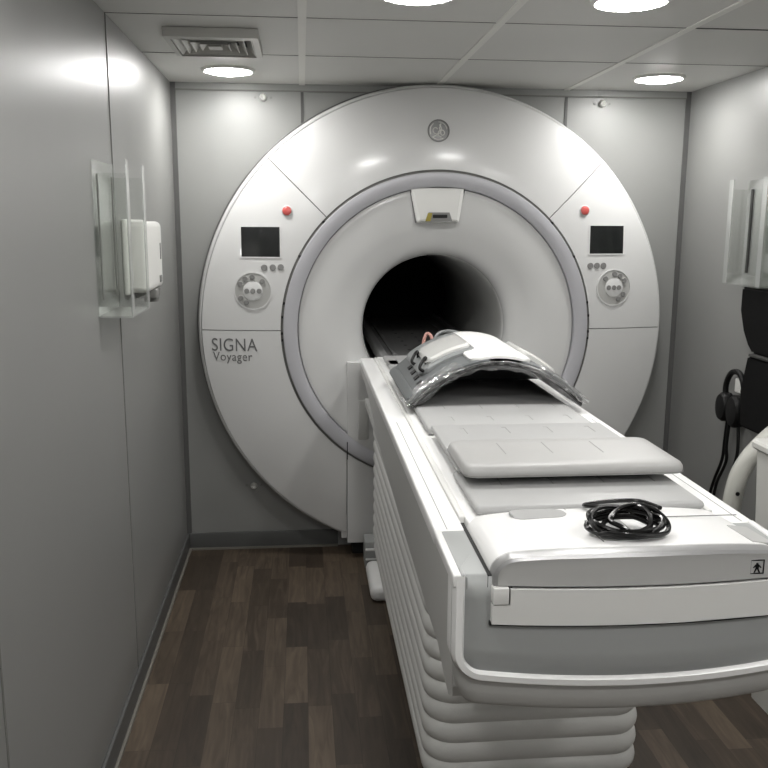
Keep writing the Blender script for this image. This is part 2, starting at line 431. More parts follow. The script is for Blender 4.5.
# pedestal below the bore: below the ring and inside it
def arc(r, a0, a1, n): return [(AX+r*math.cos(a0+(a1-a0)*i/n), AZ+r*math.sin(a0+(a1-a0)*i/n)) for i in range(n+1)]
hw = AX-XC0
def yfun(a, b, d): return (a, d, b)
aa = math.asin(hw/.770)
poly = arc(.770, 1.5*PI-aa, 1.5*PI+aa, 30) + [(XC1, .085), (XC0, .085)]
bm = new(); prism(bm, poly, yfun, 4.203, 4.36)
obj('pedestal_cover', bm, 'shell', S)
for s in (0, 1):
    x0, x1 = ((XC0-.03, XC0+.002), (XC1-.002, XC1+.03))[s]
    bm = new(); box(bm, x0, x1, 4.27, 4.36, .085, .20, .004); obj('pedestal_corner', bm, 'shell', S)
bm = new(); box(bm, .24, 1.08, 4.27, 4.45, 0, .085); obj('plinth', bm, 'dark', S)
ai = math.asin(hw/.689)
hb = math.asin(.16/.372)
poly = arc(.689, 1.5*PI-ai, 1.5*PI+ai, 24) + [(XC1, 1.02)] + [(AX+.372*math.cos(t_), AZ+.372*math.sin(t_)) for t_ in [-hb-(PI-2*hb)*i/20 for i in range(21)]] + [(XC0, 1.02)]
bm = new(); prism(bm, poly, yfun, 4.198, 4.40); obj('docking_panel', bm, 'shell', S)
B('ring_seam', 'dark', S, XC0-.003, XC0+.001, 4.186, 4.2, .53, .62)
B('service_hatch', 'apron', S, .268, .318, 4.192, 4.20, .63, .83, bevel=.004)
# clips round the ring
for a in (170, 175, 181, 183.5, 10, 5, -1, -3.5, 152, 28, 137, 43):
    r = .763; a = math.radians(a); c = P(r, a, 4.205)
    bm = new(); box(bm, c.x-.006, c.x+.006, c.y-.006, c.y+.01, c.z-.006, c.z+.006, .002); obj('clip', bm, 'dark', S)

# things on the shell are modelled flat as (x, height, z) and wrapped on it
def wrapped(name, bm, m, parent=None, smooth=35):
    for v in bm.verts:
        r = math.hypot(v.co.x-AX, v.co.z-AZ); v.co.y = ysh(r)-v.co.y
    return obj(name, bm, m, parent or S, smooth)
def disc(bm, x, z, r, h0, h1, n=24, dome=0):
    prof = [(r, h0), (r, h1*.7+h0*.3), (r*.9, h1)]
    if dome: prof += [(r*.5, h1+dome*.8), (.0008, h1+dome)]
    loft(bm, [[(x+q*math.cos(2*PI*i/n), h, z+q*math.sin(2*PI*i/n)) for i in range(n)] for q, h in prof], True, True)
def annulus(bm, x, z, r0, r1, h0, h1, n=48):
    prof = [(r1, h0), (r1, h1), (r0, h1), (r0, h0)]
    loft(bm, [[(x+q*math.cos(2*PI*i/n), h, z+q*math.sin(2*PI*i/n)) for i in range(n)] for q, h in prof], True, False)
def pbox(bm, x0, x1, z0, z1, h0, h1, bevel=0):
    long_x = (x1-x0) > (z1-z0); k = 6
    for i in range(k):
        if long_x: box(bm, x0+(x1-x0)*i/k, x0+(x1-x0)*(i+1)/k, h0, h1, z0, z1)
        else: box(bm, x0, x1, h0, h1, z0+(z1-z0)*i/k, z0+(z1-z0)*(i+1)/k)
def panel(x0, x1, z0, z1, stop, three, keyc, keys, sc):
    bm = new(); disc(bm, stop[0], stop[1], .026, -.004, .004, 28); wrapped('stop_button_collar', bm, 'shell')
    bm = new(); disc(bm, stop[0], stop[1], .022, -.002, .010, 28, .004); wrapped('emergency_stop_button', bm, 'red')
    bm = new()                                        # bezel
    w_ = .006
    pbox(bm, x0-w_, x1+w_, z0-w_, z0, -.004, .003); pbox(bm, x0-w_, x1+w_, z1, z1+w_, -.004, .003)
    pbox(bm, x0-w_, x0, z0, z1, -.004, .003); pbox(bm, x1, x1+w_, z0, z1, -.004, .003)
    f_ = wrapped('screen_frame', bm, 'shell')
    bm = new()
    loft(bm, [[(x0+(x1-x0)*i/6, .0012, z0+(z1-z0)*j/6) for j in range(7)] for i in range(7)], False, False); wrapped('screen', bm, 'screen')
    for (bx, bz) in three:
        bm = new(); disc(bm, bx, bz, .0155, -.002, .004, 18); wrapped('button', bm, 'btn')
    kx, kz = keyc
    bm = new(); disc(bm, kx, kz, .088, -.003, .0012, 48); wrapped('keypad', bm, 'keyring')
    bm = new(); annulus(bm, kx, kz, .086, .091, -.003, .004); wrapped('keypad_rim', bm, 'shell')
    bm = new(); disc(bm, kx, kz, .047, -.001, .005, 40); wrapped('keypad_hub', bm, 'shell')
    for (dx, dz) in keys:
        bm = new(); disc(bm, kx+dx*sc, kz-dz*sc, .0125, 0, .008, 16); wrapped('key', bm, 'btn')
kl = [(155,397),(175,377),(202,370),(242,387),(180,425),(204,425),(229,425),(156,452),(178,470)]
kr = [(187,460),(229,441),(255,449),(276,469),(203,500),(228,500),(251,500),(273,529),(251,549)]
panel(-.291, -.107, 1.535, 1.676, (-.071, 1.752), ((-.183, 1.484), (-.142, 1.485), (-.104, 1.486)), (-.240, 1.372), [(a-204, b-425) for a, b in kl], .00122)
panel(1.414, 1.592, 1.553, 1.689, (1.383, 1.763), ((1.422, 1.494), (1.456, 1.494), (1.49, 1.494)), (1.550, 1.385), [(a-228, b-500) for a, b in kr], .00114)

# printed name on the left cover
def text_mesh(body, size, x, z, width=None, bold=0):
    cu = bpy.data.curves.new('t', 'FONT'); cu.body = body; cu.size = size; cu.extrude = .0006; cu.offset = bold
    cu.space_character = 1.05
    o = bpy.data.objects.new('t', cu); COL.objects.link(o)
    bpy.context.view_layer.update()
    me = bpy.data.meshes.new_from_object(o.evaluated_get(bpy.context.evaluated_depsgraph_get()))
    bpy.data.objects.remove(o)
    bm = new(); bm.from_mesh(me); bpy.data.meshes.remove(me)
    x0 = min(v.co.x for v in bm.verts); x1 = max(v.co.x for v in bm.verts)
    s = width/(x1-x0) if width else 1
    for v in bm.verts: v.co = Vector((x+(v.co.x-x0)*s, .0012+v.co.z*1.0, z+v.co.y))
    return bm
wrapped('name_print', text_mesh('SIGNA', .090, -.446, 1.079, .222), 'ink')
wrapped('name_print', text_mesh('Voyager', .062, -.442, 1.031, .192), 'ink')

# round emblem
ex, ez = .652, 2.130
bm = new(); disc(bm, ex, ez, .050, -.003, .003, 48); wrapped('emblem', bm, 'silver')
bm = new(); annulus(bm, ex, ez, .048, .053, 0, .006); wrapped('emblem_rim', bm, 'btn')
def spiral(cx_, cz_, r0, r1, a0, turns, n=40): return [(cx_+(r0+(r1-r0)*i/n)*math.cos(a0+turns*2*PI*i/n), .005, cz_+(r0+(r1-r0)*i/n)*math.sin(a0+turns*2*PI*i/n)) for i in range(n+1)]
bm = new()
for pts in (spiral(ex-.012, ez+.004, .006, .028, .4, 1.1), spiral(ex+.016, ez-.012, .004, .02, 2.6, 1.2), spiral(ex, ez, .041, .041, .2, .22), spiral(ex, ez, .041, .041, 2.2, .22), spiral(ex, ez, .041, .041, 3.9, .22), [(ex+.012, .005, ez+.034), (ex+.004, .005, ez+.012), (ex+.010, .005, ez-.01)], [(ex-.03, .005, ez-.03), (ex-.008, .005, ez-.02), (ex+.014, .005, ez-.03)]):
    tube(bm, pts, .0026, 6)
wrapped('emblem_monogram', bm, 'lamprim')

# laser alignment housing on the top of the funnel
bm = new()
def lp(x, z, y): return (x, y, z)
front = [(.516, 1.864), (.548, 1.700), (.750, 1.700), (.782, 1.864)]
loft(bm, [[(x, y_, z) for (x, z), y_ in zip(front, (4.235, 4.28, 4.28, 4.235))],
          [(x, y_, z) for (x, z), y_ in zip(front, (4.203, 4.17, 4.17, 4.203))],
          [(.649+(x-.649)*.82, y_, 1.78+(z-1.78)*.86) for (x, z), y_ in zip(front, (4.196, 4.150, 4.150, 4.196))]], True, True)
es = [e for e in bm.edges]; bmesh.ops.bevel(bm, geom=es, offset=.004, segments=2, affect='EDGES')
L_ = obj('laser_housing', bm, 'shellgloss', S)
bm = new(); prism(bm, [(.585, 1.705), (.60, 1.748), (.70, 1.748), (.715, 1.705)], yfun, 4.146, 4.152); obj('laser_recess', bm, 'btn', L_)
B('laser_slot', 'dark', L_, .620, .690, 4.142, 4.150, 1.722, 1.738, bevel=.003)
bm = new(); prism(bm, [(.584, 1.706), (.596, 1.745), (.617, 1.745), (.608, 1.706)], yfun, 4.142, 4.147); obj('warning_label', bm, 'yellow', L_)
bm = new(); w_ = .004
bm.free()
for (a, b) in ((front[0], front[1]), (front[3], front[2])):
    bm = new(); tube(bm, [(a[0], 4.203, a[1]), (b[0], 4.215, b[1])], .0035, 6); obj('housing_joint', bm, 'trimgrey', L_)

# ------------------------------------------------------------------ patient table
TC = .630
T = thing('patient_table', 'long white and grey scanner patient table with ribbed bellows base', 'table', (TC, 2.9, 0))
X0, X1 = .273, .987
def sag(x): return .844-.014*max(0, 1-((x-TC)/.36)**2)
def bow(x, k=.035): return k*max(0, 1-((x-TC)/.357)**2)
# plinth, foot, docking box
B('base_plinth', 'dark', T, .40, .90, 2.45, 4.15, 0, .17, bevel=.02)
B('base_foot', 'twhite', T, .29, .99, 3.66, 4.0, 0, .075, bevel=.03)
d_ = B('docking_box', 'tgrey', T, .292, .372, 4.06, 4.18, .0, .14, bevel=.006)
B('docking_strip', 'twhite', d_, .294, .370, 4.052, 4.062, .095, .106, bevel=.002)
B('docking_strip', 'twhite', d_, .294, .370, 4.052, 4.062, .045, .054, bevel=.002)
# bellows
bm = new(); rings = []
pitch = .063; zb, zt = .085, .86; nn = int((zt-zb)/pitch)
def bring(z, off):
    return [(x, y, z) for x, y in rrect(.345-off, 0.984+off, 2.25-off, 4.12, .085, 8, (1, 1, 0, 0))]
for k in range(nn):
    for i in range(8):
        s = i/8; off = .009*math.sin(PI*s)**.75 if 0 < s else 0
        rings.append(bring(zb+(k+s)*pitch, off))
rings.append(bring(zb+nn*pitch, 0))
loft(bm, rings, True, True); obj('bellows', bm, 'bellow', T, 50)
# aprons
for s in (0, 1):
    pts = [(1.545, 1.045), (4.12, 1.045), (4.12, .99), (3.78, .985), (3.02, .872), (2.4, .825), (1.886, .80), (1.728, .796), (1.66, .765), (1.60, .752), (1.555, .775), (1.545, .80)]
    xo = X0+.001 if s == 0 else X1-.001; xi = xo+(.03 if s == 0 else -.03)
    bm = new(); prism(bm, pts, lambda a, b, d: (d, a, b), xo, xi)
    # the lower edge turns in slightly
    for v in bm.verts:
        f = max(0, min(1, (.90-v.co.z)/.12)); v.co.x += (1 if s == 0 else -1)*.012*f
    obj('apron', bm, 'apron', T, 20)
# top rails
for s in (0, 1):
    a, b = (X0, .340) if s == 0 else (.92, X1)
    bm = new(); box(bm, a, b, 1.735, 4.12, 1.02, 1.055, .006); r_ = obj('side_rail', bm, 'twhite', T)
    a, b = (.338, .352) if s == 0 else (.908, .922)
    bm = new(); box(bm, a, b, 1.80, 4.10, 1.03, 1.061, .003); obj('rail_lip', bm, 'tivory', T)
    xs = (.300 if s == 0 else .958)
    bm = new(); box(bm, xs, xs+.002, 1.74, 2.75, 1.0545, 1.0555); obj('rail_groove', bm, 'stitch', r_)
# cradle
B('cradle', 'twhite', T, .352, .908, 1.70, 4.12, 1.025, 1.060, bevel=.006)
B('cradle_gap', 'dark', T, .330, .93, 1.56, 4.10, 1.0, 1.034)
B('cradle_release', 'btn', T, .375, .43, 3.78, 3.90, 1.06, 1.078, bevel=.006)
# end housing: grey face, white rim, lower skirt; all bowed towards the viewer
face = rrect(X0, X1, .825, 1.050, .055, 8, (1, 1, 0, 0))
def inset(poly, d):
    cx_, cz_ = TC, .94
    return [(x+(d if x < TC else -d), z+(d if z < .94 else 0)) for x, z in poly]
def subdiv(poly, step=.03):
    out = []
    for i, p in enumerate(poly):
        q = poly[(i+1) % len(poly)]; L2 = math.hypot(q[0]-p[0], q[1]-p[1]); k = max(1, int(L2/step))
        for j in range(k): out.append((p[0]+(q[0]-p[0])*j/k, p[1]+(q[1]-p[1])*j/k))
    return out
def bowring(poly, y, k=.035): return [(x, y-bow(x, k), z) for x, z in poly]
fs = subdiv(face)
bm = new()
def gridface(bm, x0, x1, z0, z1, y, k, r, nx=40, nz=8):
    """bowed face with rounded lower corners, as a strip grid"""
    cols = []
    for i in range(nx+1):
        x = x0+(x1-x0)*i/nx; e = min(x-x0, x1-x)
        zl = z0+(r-math.sqrt(max(0, r*r-(r-e)**2)) if e < r else 0)
        cols.append([(x, y-bow(x, k), zl+(z1-zl)*j/nz) for j in range(nz+1)])
    loft(bm, cols, False, False)
def xs_cols(x0, x1, r):
    a = [x0+r*(1-math.cos(PI/2*i/8)) for i in range(9)]
    b = [x1-(v-x0) for v in reversed(a)]
    mid = [a[-1]+(b[0]-a[-1])*i/24 for i in range(1, 24)]
    return a+mid+b
def endface(bm, x0, x1, z0, z1, y, k, r):
    cols = []
    for x in xs_cols(x0, x1, r):
        e = min(x-x0, x1-x); zl = sag(x)+z0-.825+((r-math.sqrt(max(0, r*r-(r-e)**2))) if e < r else 0)
        cols.append([(x, y-bow(x, k), zl+(z1-zl)*j/4) for j in range(5)])
    loft(bm, cols, False, False)
endface(bm, X0+.014, X1-.014, .843, 1.052, 1.515, .033, .04)
E_ = obj('end_panel', bm, 'tgrey', T)
m_ = E_.modifiers.new('s', 'SOLIDIFY'); m_.thickness = .02; m_.offset = 0
# grey shoulders beside the cap
for s in (0, 1):
    a, b = (X0+.014, .345) if s == 0 else (.915, X1-.014)
    bm = new(); box(bm, a, b, 1.500, 1.738, 1.02, 1.0535, .006); obj('shoulder', bm, 'tgrey', T)
for a, b in ((.337, .3445), (.9155, .923)):
    B('cap_gap', 'dark', T, a, b, 1.494, 1.78, 1.03, 1.0545)
# rim: swept U profile
def upath(d, y, k, zb_=.825, ztop=1.054, r=.055):
    """open U path, inset by d"""
    x0, x1, z0, rr = X0+d, X1-d, zb_+d, max(.01, r-d)
    pts = [(x0, ztop)] + [(x0, z0+rr+(ztop-z0-rr)*(1-i/4)) for i in range(1, 4)]
    pts += [(x0+rr-rr*math.cos(PI/2*i/8), z0+rr-rr*math.sin(PI/2*i/8)) for i in range(9)]
    pts += [(x0+rr+(x1-x0-2*rr)*i/24, z0) for i in range(1, 24)]
    pts += [(x1-rr+rr*math.sin(PI/2*i/8), z0+rr-rr*math.cos(PI/2*i/8)) for i in range(9)]
    pts += [(x1, z0+rr+(ztop-z0-rr)*i/4) for i in range(1, 5)]
    return [(x, y-bow(x, k), z+(sag(x)-.825)*max(0, min(1, (1.0-z)/.12))) for x, z in pts]
bm = new()
sec = [(.022, 1.53), (.022, 1.500), (.018, 1.494), (.006, 1.495), (.0, 1.504), (-.001, 1.55)]
loft(bm, [upath(d, y, .033) for d, y in sec], False, False)
for s in (0, 1):                          # the rim runs back along the top edges
    a, b = (X0-.001, X0+.015) if s == 0 else (X1-.015, X1+.001)
    box(bm, a, b, 1.495, 1.745, 1.03, 1.0555, .004)
obj('rim', bm, 'twhite', T)
bm = new()                                # skirt
loft(bm, [upath(-.001, 1.508, .033), upath(.003, 1.515, .033, .795), upath(.009, 1.525, .033, .762), upath(.018, 1.535, .033, .742), upath(.05, 1.60, .02, .738)], False, False)
obj('end_skirt', bm, 'apron', T)
B('underside', 'apron', T, X0+.02, X1-.02, 1.56, 4.1, .83, .86)
# drawer band with the notch and its tabs
bx0, bx1 = .344, .916
poly = [(bx0, .962), (bx1, .962), (bx1, 1.0), (bx1-.033, 1.0), (bx1-.033, 1.033), (bx0+.033, 1.033), (bx0+.033, 1.0), (bx0, 1.0)]
def bowed(bm, poly, y0, y1, k):
    ps = subdiv(poly, .03)
    prism(bm, ps, lambda a, b, d: (a, d-bow(a, k), b), y0, y1)
bm = new(); bowed(bm, poly, 1.492, 1.54, .035); 
obj('drawer_front', bm, 'tivory', T)
bm = new()
for j in range(30):
    pass
bowed(bm, [(bx0-.003, .957), (bx1+.003, .957), (bx1+.003, .964), (bx0-.003, .964)], 1.498, 1.51, .035); bowed(bm, [(bx0+.002, .999), (bx0+.037, .999), (bx0+.037, 1.036), (bx0+.002, 1.036)], 1.498, 1.51, .035)
obj('drawer_gap', bm, 'dark', T)
for a in (bx0, bx1-.030):
    B('latch_tab', 'tivory', T, a, a+.030, 1.473, 1.52, 1.003, 1.036, bevel=.002)
# end cap
def capo(d, zlow=1.037):
    r = .042-d*.6
    po = rrect(bx0+d, bx1-d, zlow, 1.104-d, max(r, .012), 8, (0, 0, 1, 1)); out = []
    for i, p in enumerate(po):
        q_ = po[(i+1) % len(po)]; k = 20 if i in (0, 10) else 1
        out += [(p[0]+(q_[0]-p[0])*j/k, p[1]+(q_[1]-p[1])*j/k) for j in range(k)]
    return out
bm = new()
prs = []
def capring(d, y, k, dz=0): return [(x, y-bow(x, k), z+(dz if z > 1.05 else 0)-.016*abs((x-TC)/.286)**3*max(0, (z-1.037)/.067)) for x, z in capo(d)]
loft(bm, [capring(0, 1.522, .035), capring(0, 1.70, 0, -.008), capring(0, 1.755, 0, -.015), capring(.006, 1.782, 0, -.019), capring(.016, 1.79, 0, -.02)], True, True)
CAP = obj('end_cap', bm, 'twhite', T, 30)
bm = new(); loft(bm, [capring(0, 1.525, .035), capring(.0005, 1.508, .035), capring(.003, 1.500, .035), capring(.010, 1.496, .035), capring(.0105, 1.51, .035)], True, False)
obj('silver_lip', bm, 'chrome', T)
bm = new(); cols = []
for x in xs_cols(bx0+.0100, bx1-.0100, .035):
    e = min(x-bx0-.0100, bx1-.0100-x); r_ = .036
    zt_ = 1.0945-(r_-math.sqrt(max(0, r_*r_-(r_-e)**2)) if e < r_ else 0)
    zt_ -= .016*abs((x-TC)/.286)**3*max(0, (zt_-1.037)/.067)
    cols.append([(x, 1.4975-bow(x), 1.037+(zt_-1.037)*j/4) for j in range(5)])
loft(bm, cols, False, False)
CF = obj('cap_front', bm, 'tband', T)
# patient symbol printed on the cap
bm = new(); sx0, sx1, sz0, sz1 = .838, .866, 1.047, 1.075; ysym = 1.4965-bow(.852, .035)+.0004
def q(x0, x1, z0, z1): box(bm, x0, x1, ysym-.0009, ysym+.001, z0, z1)
q(sx0, sx1, sz0, sz0+.0016); q(sx0, sx1, sz1-.0016, sz1); q(sx0, sx0+.0016, sz0, sz1); q(sx1-.0016, sx1, sz0, sz1)
mxx = (sx0+sx1)/2
cylz(bm, (mxx, ysym-.0009, 1.0665), .0024, .002, 12, 'Y')
for poly in ([(-.0035, .0185), (.0035, .0185), (.003, .0095), (-.003, .0095)], [(-.0035, .0185), (-.0085, .013), (-.0072, .0115), (-.002, .0155)], [(.0035, .0185), (.0085, .013), (.0072, .0115), (.002, .0155)], [(-.003, .0105), (0, .0105), (-.004, .0025), (-.0065, .0025)], [(.003, .0105), (0, .0105), (.004, .0025), (.0065, .0025)]):
    prism(bm, [(mxx+a, sz0+b) for a, b in poly], yfun, ysym-.0009, ysym+.001)
obj('patient_symbol', bm, 'black', CF)
# details on the top of the cap
def capz(x, y): return 1.104-.008*(y-1.522)/.178-.016*abs((x-TC)/.286)**3 if y < 1.7 else 1.096-.007*(y-1.70)/.055
bm = new()
ov = [(.487+.056*math.cos(2*PI*i/32)*(1 if abs(math.cos(2*PI*i/32)) < .7 else .98), 1.735+.036*(1 if math.sin(2*PI*i/32) < 0 else .8)*math.sin(2*PI*i/32)) for i in range(32)]
ov = subdiv(rrect(.432, .550, 1.682, 1.752, .028, 6), .02)
prism(bm, ov, lambda a, b, d: (a, b, capz(a, b)+d), -.004, .0012); CO = obj('oval_hatch', bm, 'pad', T)
zc = lambda y: capz(.6, y)+.0006
bm = new()
def strip_(x0, y0, x1, y1, w_=.0016):
    d = Vector((x1-x0, y1-y0, 0)).normalized(); nrm = Vector((-d.y, d.x, 0))*w_/2
    loft(bm, [[Vector((x0, y0, zc(y0)-.002))+nrm, Vector((x0, y0, zc(y0)))+nrm, Vector((x0, y0, zc(y0)))-nrm, Vector((x0, y0, zc(y0)-.002))-nrm], [Vector((x1, y1, zc(y1)-.002))+nrm, Vector((x1, y1, zc(y1)))+nrm, Vector((x1, y1, zc(y1)))-nrm, Vector((x1, y1, zc(y1)-.002))-nrm]])
strip_(.566, 1.52, .560, 1.755); strip_(.60, 1.665, .905, 1.665)
obj('cap_groove', bm, 'stitch', CAP)
bm = new(); prism(bm, subdiv(rrect(.570, .645, 1.525, 1.655, .008, 4), .02), lambda a, b, d: (a, b, capz(a, b)+d), -.004, .0008); obj('cable_tray', bm, 'pad', T)
bm = new(); prism(bm, subdiv([(.862, 1.515), (.905, 1.515), (.905, 1.62), (.862, 1.62)], .02), lambda a, b, d: (a, b, capz(a, b)+d), -.004, .0010); obj('grip_pad', bm, 'tband', T)

# ------------------------------------------------------------------ pads on the table
def pad(name, x0, x1, y0, y1, z0, z1, m, label, bev=.012, puff=.003, dashes=()):
    t = thing(name, label, 'pad', ((x0+x1)/2, (y0+y1)/2, z0))
    bm = new(); box(bm, x0, x1, y0, y1, z0, z1, bev, 4); obj('cushion', bm, m, t, 50)
    bm = new()
    for (dx, dy0, dy1) in dashes:
        box(bm, dx-.0012, dx+.0012, dy0, dy1, z1-.002, z1+.0007); box(bm, dx-.012, dx+.0012, dy1-.002, dy1, z1-.002, z1+.0007)
    if dashes: obj('crease', bm, 'stitch', t)
    else: bm.free()
    return t
def ds(ys, x0=.47, x1=.85, n=4, l=.09): return [(x0+(x1-x0)*i/(n-1), y, y+l) for y in ys for i in range(n)]
pad('table_pad', .374, .905, 1.80, 2.10, 1.060, 1.082, 'pad', 'flat grey table pad between the white end cap and the raised cushion', dashes=ds((1.96,), l=.11))
pad('table_pad', .380, .905, 2.06, 2.52, 1.083, 1.099, 'pad', 'flat grey table pad lying under the raised cushion', bev=.006, dashes=ds((2.40,), l=.07))
pad('table_pad', .374, .905, 2.54, 3.35, 1.060, 1.086, 'pad', 'flat grey table pad running under the arched coil', dashes=ds((2.62, 2.80), l=.06))
pad('table_pad', .374, .905, 3.37, 4.05, 1.060, 1.078, 'pad', 'grey table pad end between the arched coil and the bore')
# raised cushion
t = thing('cushion', 'thick raised grey cushion with rounded edges across the middle of the table', 'cushion', (.65, 2.12, 1.10))
bm = new()
y0, y1, x0, x1 = 1.948, 2.225, .378, .925
N1, N2 = 40, 30
def rect_ring(d, z, tilt=0): return [(x, y, z+tilt*(y-y0)) for x, y in rrect(x0+d, x1-d, y0+d, y1-d*1.5, max(.004, .03-d*.3), 6)]
loft(bm, [rect_ring(.01, 1.100), rect_ring(.002, 1.103), rect_ring(0, 1.112), rect_ring(.001, 1.118), rect_ring(.005, 1.126), rect_ring(.014, 1.131), rect_ring(.04, 1.133)], True, True)
obj('cushion_body', bm, 'pillow', t, 50)
bm = new(); loft(bm, [[(p[0], p[1], p[2]) for p in rect_ring(-.0012, 1.1055)], [(p[0], p[1], p[2]) for p in rect_ring(-.0012, 1.1085)]], True, False); obj('piping', bm, 'stitch', t)
bm = new()
for dx in (.50, .62, .75):
    box(bm, dx-.001, dx+.001, 2.05, 2.16, 1.131, 1.1337); 
obj('crease', bm, 'stitch', t)

# ------------------------------------------------------------------ arched body coil
CT = thing('body_coil', 'arched grey and white body coil wrapped in clear plastic standing on the table', 'coil', (.65, 3.15, 1.086))
YC0, YC1 = 2.84, 3.46
def zarch(u, v):
    """height of the arch's outer skin, u 0..1 across, v 0..1 from front to back"""
    x = -1+2*u
    top = 1.236+.004*v
    foot = 1.088
    return foot+(top-foot)*(1-abs(x)**2.05)
def xarch(u, v): return .358+(.958-.358)*u
def apt(u, v, h=0):
    e = 1e-3
    x, z = xarch(u, v), zarch(u, v)
    dx = xarch(u+e, v)-xarch(u-e, v); dz = zarch(u+e, v)-zarch(u-e, v)
    n_ = Vector((-dz, 0, dx)).normalized()
    return Vector((x, YC0+(YC1-YC0)*v, z))+n_*h
def skin(name, u0, u1, v0, v1, h0, h1, m, parent, nu=24, nv=6, rnd=.0, bev=0, fn=None):
    if rnd: nv = 24
    """curved slab lying on the arch between heights h0 and h1"""
    bm = new()
    poly = rrect(u0, u1, v0, v1, rnd, 5) if rnd else [(u0, v0), (u1, v0), (u1, v1), (u0, v1)]
    def layer(d, h):
        cu, cv = (u0+u1)/2, (v0+v1)/2
        rows = []
        for j in range(nv+1):
            v = v0+d*1.0+(v1-v0-2*d)*(.5-.5*math.cos(PI*j/nv))
            row = []
            for i in range(nu+1):
                u = u0+d+(u1-u0-2*d)*i/nu
                if rnd:                       # squeeze rows near the ends to round the corners
                    ev = min(v-v0, v1-v); 
                    if ev < rnd:
                        ex_ = rnd-math.sqrt(max(0, rnd*rnd-(rnd-ev)**2)); u = u0+d+ex_+(u1-u0-2*d-2*ex_)*i/nu
                row.append(apt(u, v, h))
            rows.append(row)
        return rows
    top = layer(bev, h1); mid = layer(0, h1-bev*.5 if bev else h1); bot = layer(0, h0)
    def per(r): return r[0]+[q_[-1] for q_ in r[1:-1]]+list(reversed(r[-1]))+[q_[0] for q_ in reversed(r[1:-1])]
    loft(bm, top, False, False); 
    loft(bm, [per(top), per(mid), per(bot)], True, False)
    loft(bm, bot, False, False)
    return obj(name, bm, m, parent, 40)
skin('lower_shell', 0, 1, 0, .98, -.012, -.004, 'coilin', CT, 48, 8)
skin('front_gasket', .005, .995, -.004, .06, -.006, .002, 'black', CT, 48, 3)
lw = skin('left_wing', .0, .47, .01, 1, -.003, .014, 'coilgrey', CT, 30, 8, rnd=.04, bev=.008)
rw = skin('right_wing', .62, 1.0, .01, 1, -.003, .014, 'coilgrey', CT, 30, 8, rnd=.04, bev=.008)
skin('centre_cover', .35, .69, .015, .985, .012, .026, 'coilwhite', CT, 30, 8, rnd=.06, bev=.01)
skin('wing_panel', .11, .43, .24, .95, .014, .030, 'coilmid', lw, 20, 8, rnd=.06, bev=.012)
skin('window', .165, .41, .30, .72, .030, .046, 'coillight', lw, 20, 6, rnd=.05, bev=.016)
skin('window', .71, .94, .42, .80, .014, .036, 'coillight', rw, 20, 6, rnd=.05, bev=.014)
skin('side_lip', .0, .045, .02, .98, .012, .022, 'coilgrey', lw, 8, 8, rnd=.03, bev=.006)
for i in range(4):
    u = .075+.003*i; v = .13+.165*i
    skin('socket', u, u+.028, v, v+.07, .012, .017, 'black', lw, 4, 3)
for (u, v) in ((.150, .30), (.140, .58)):
    p = apt(u, v, .036)
    bm = new(); tube(bm, spline([apt(u-.01, v-.04, .02), apt(u-.02, v-.03, .042), apt(u+.01, v, .054), apt(u+.03, v+.05, .05), apt(u+.01, v+.07, .02)], 6), .006, 8); obj('clasp', bm, 'black', lw)
bm = new(); rws = []
for v_ in (.80, .86):
    rws.append([apt(.04+.92*i/30, v_, -.014) for i in range(31)] + [apt(.96-.92*i/30, v_, -.014).lerp(Vector((xarch(.96-.92*i/30, v_), YC0+(YC1-YC0)*v_, 1.0862)), 1.0) for i in range(31)])
loft(bm, rws, True, True); obj('rear_shade_panel', bm, 'coilin', CT)  # added dark panel closing the back, so the space under the arch stays dark
# little pink tag on its cable at the back
bm = new(); tube(bm, spline([(.495, 3.50, 1.13), (.494, 3.52, 1.20), (.508, 3.53, 1.245), (.528, 3.52, 1.235), (.535, 3.50, 1.18)], 6), .007, 8); obj('pink_strap', bm, 'pink', CT)
bm = new(); tube(bm, spline([(.52, 3.44, 1.20), (.55, 3.50, 1.247), (.60, 3.49, 1.262), (.66, 3.44, 1.25)], 6), .007, 8); obj('rear_cable', bm, 'coilmid', CT)

# clear plastic bag round the coil
bm = new(); rows = []
for j in range(15):
    w_ = j/14; row = []
    for i in range(61):
        u = -.03+1.06*i/60
        uu = min(max(u, .0), 1.0)
        nz = noise.noise(Vector((u*14, w_*5, 1.3))); n2 = noise.noise(Vector((u*30, w_*9, 7.1)))
        if w_ < .5:                               # over the skirt, on the outside
            v = .12-.28*w_; h = .019+.004*nz
            if .3 < u < .74: v = min(v, .0-.02*w_); h = .004
        else:                                     # folded back under the arch
            v = -.02+.10*(w_-.5)+.012*nz; h = .004-.060*(w_-.5)*(1+.35*nz)-.004*n2
        p = apt(uu, v, h)
        if u < 0: p.x -= .012; 
        if u > 1: p.x += .006
        p.z = max(p.z+.004*n2, 1.09)
        p.y += .006*n2
        row.append(p)
    rows.append(row)
loft(bm, rows, False, False)
tag(obj('plastic_bag', bm, 'bag', None, 60), 'crinkled clear plastic bag around the front edge of the arched coil', 'bag')

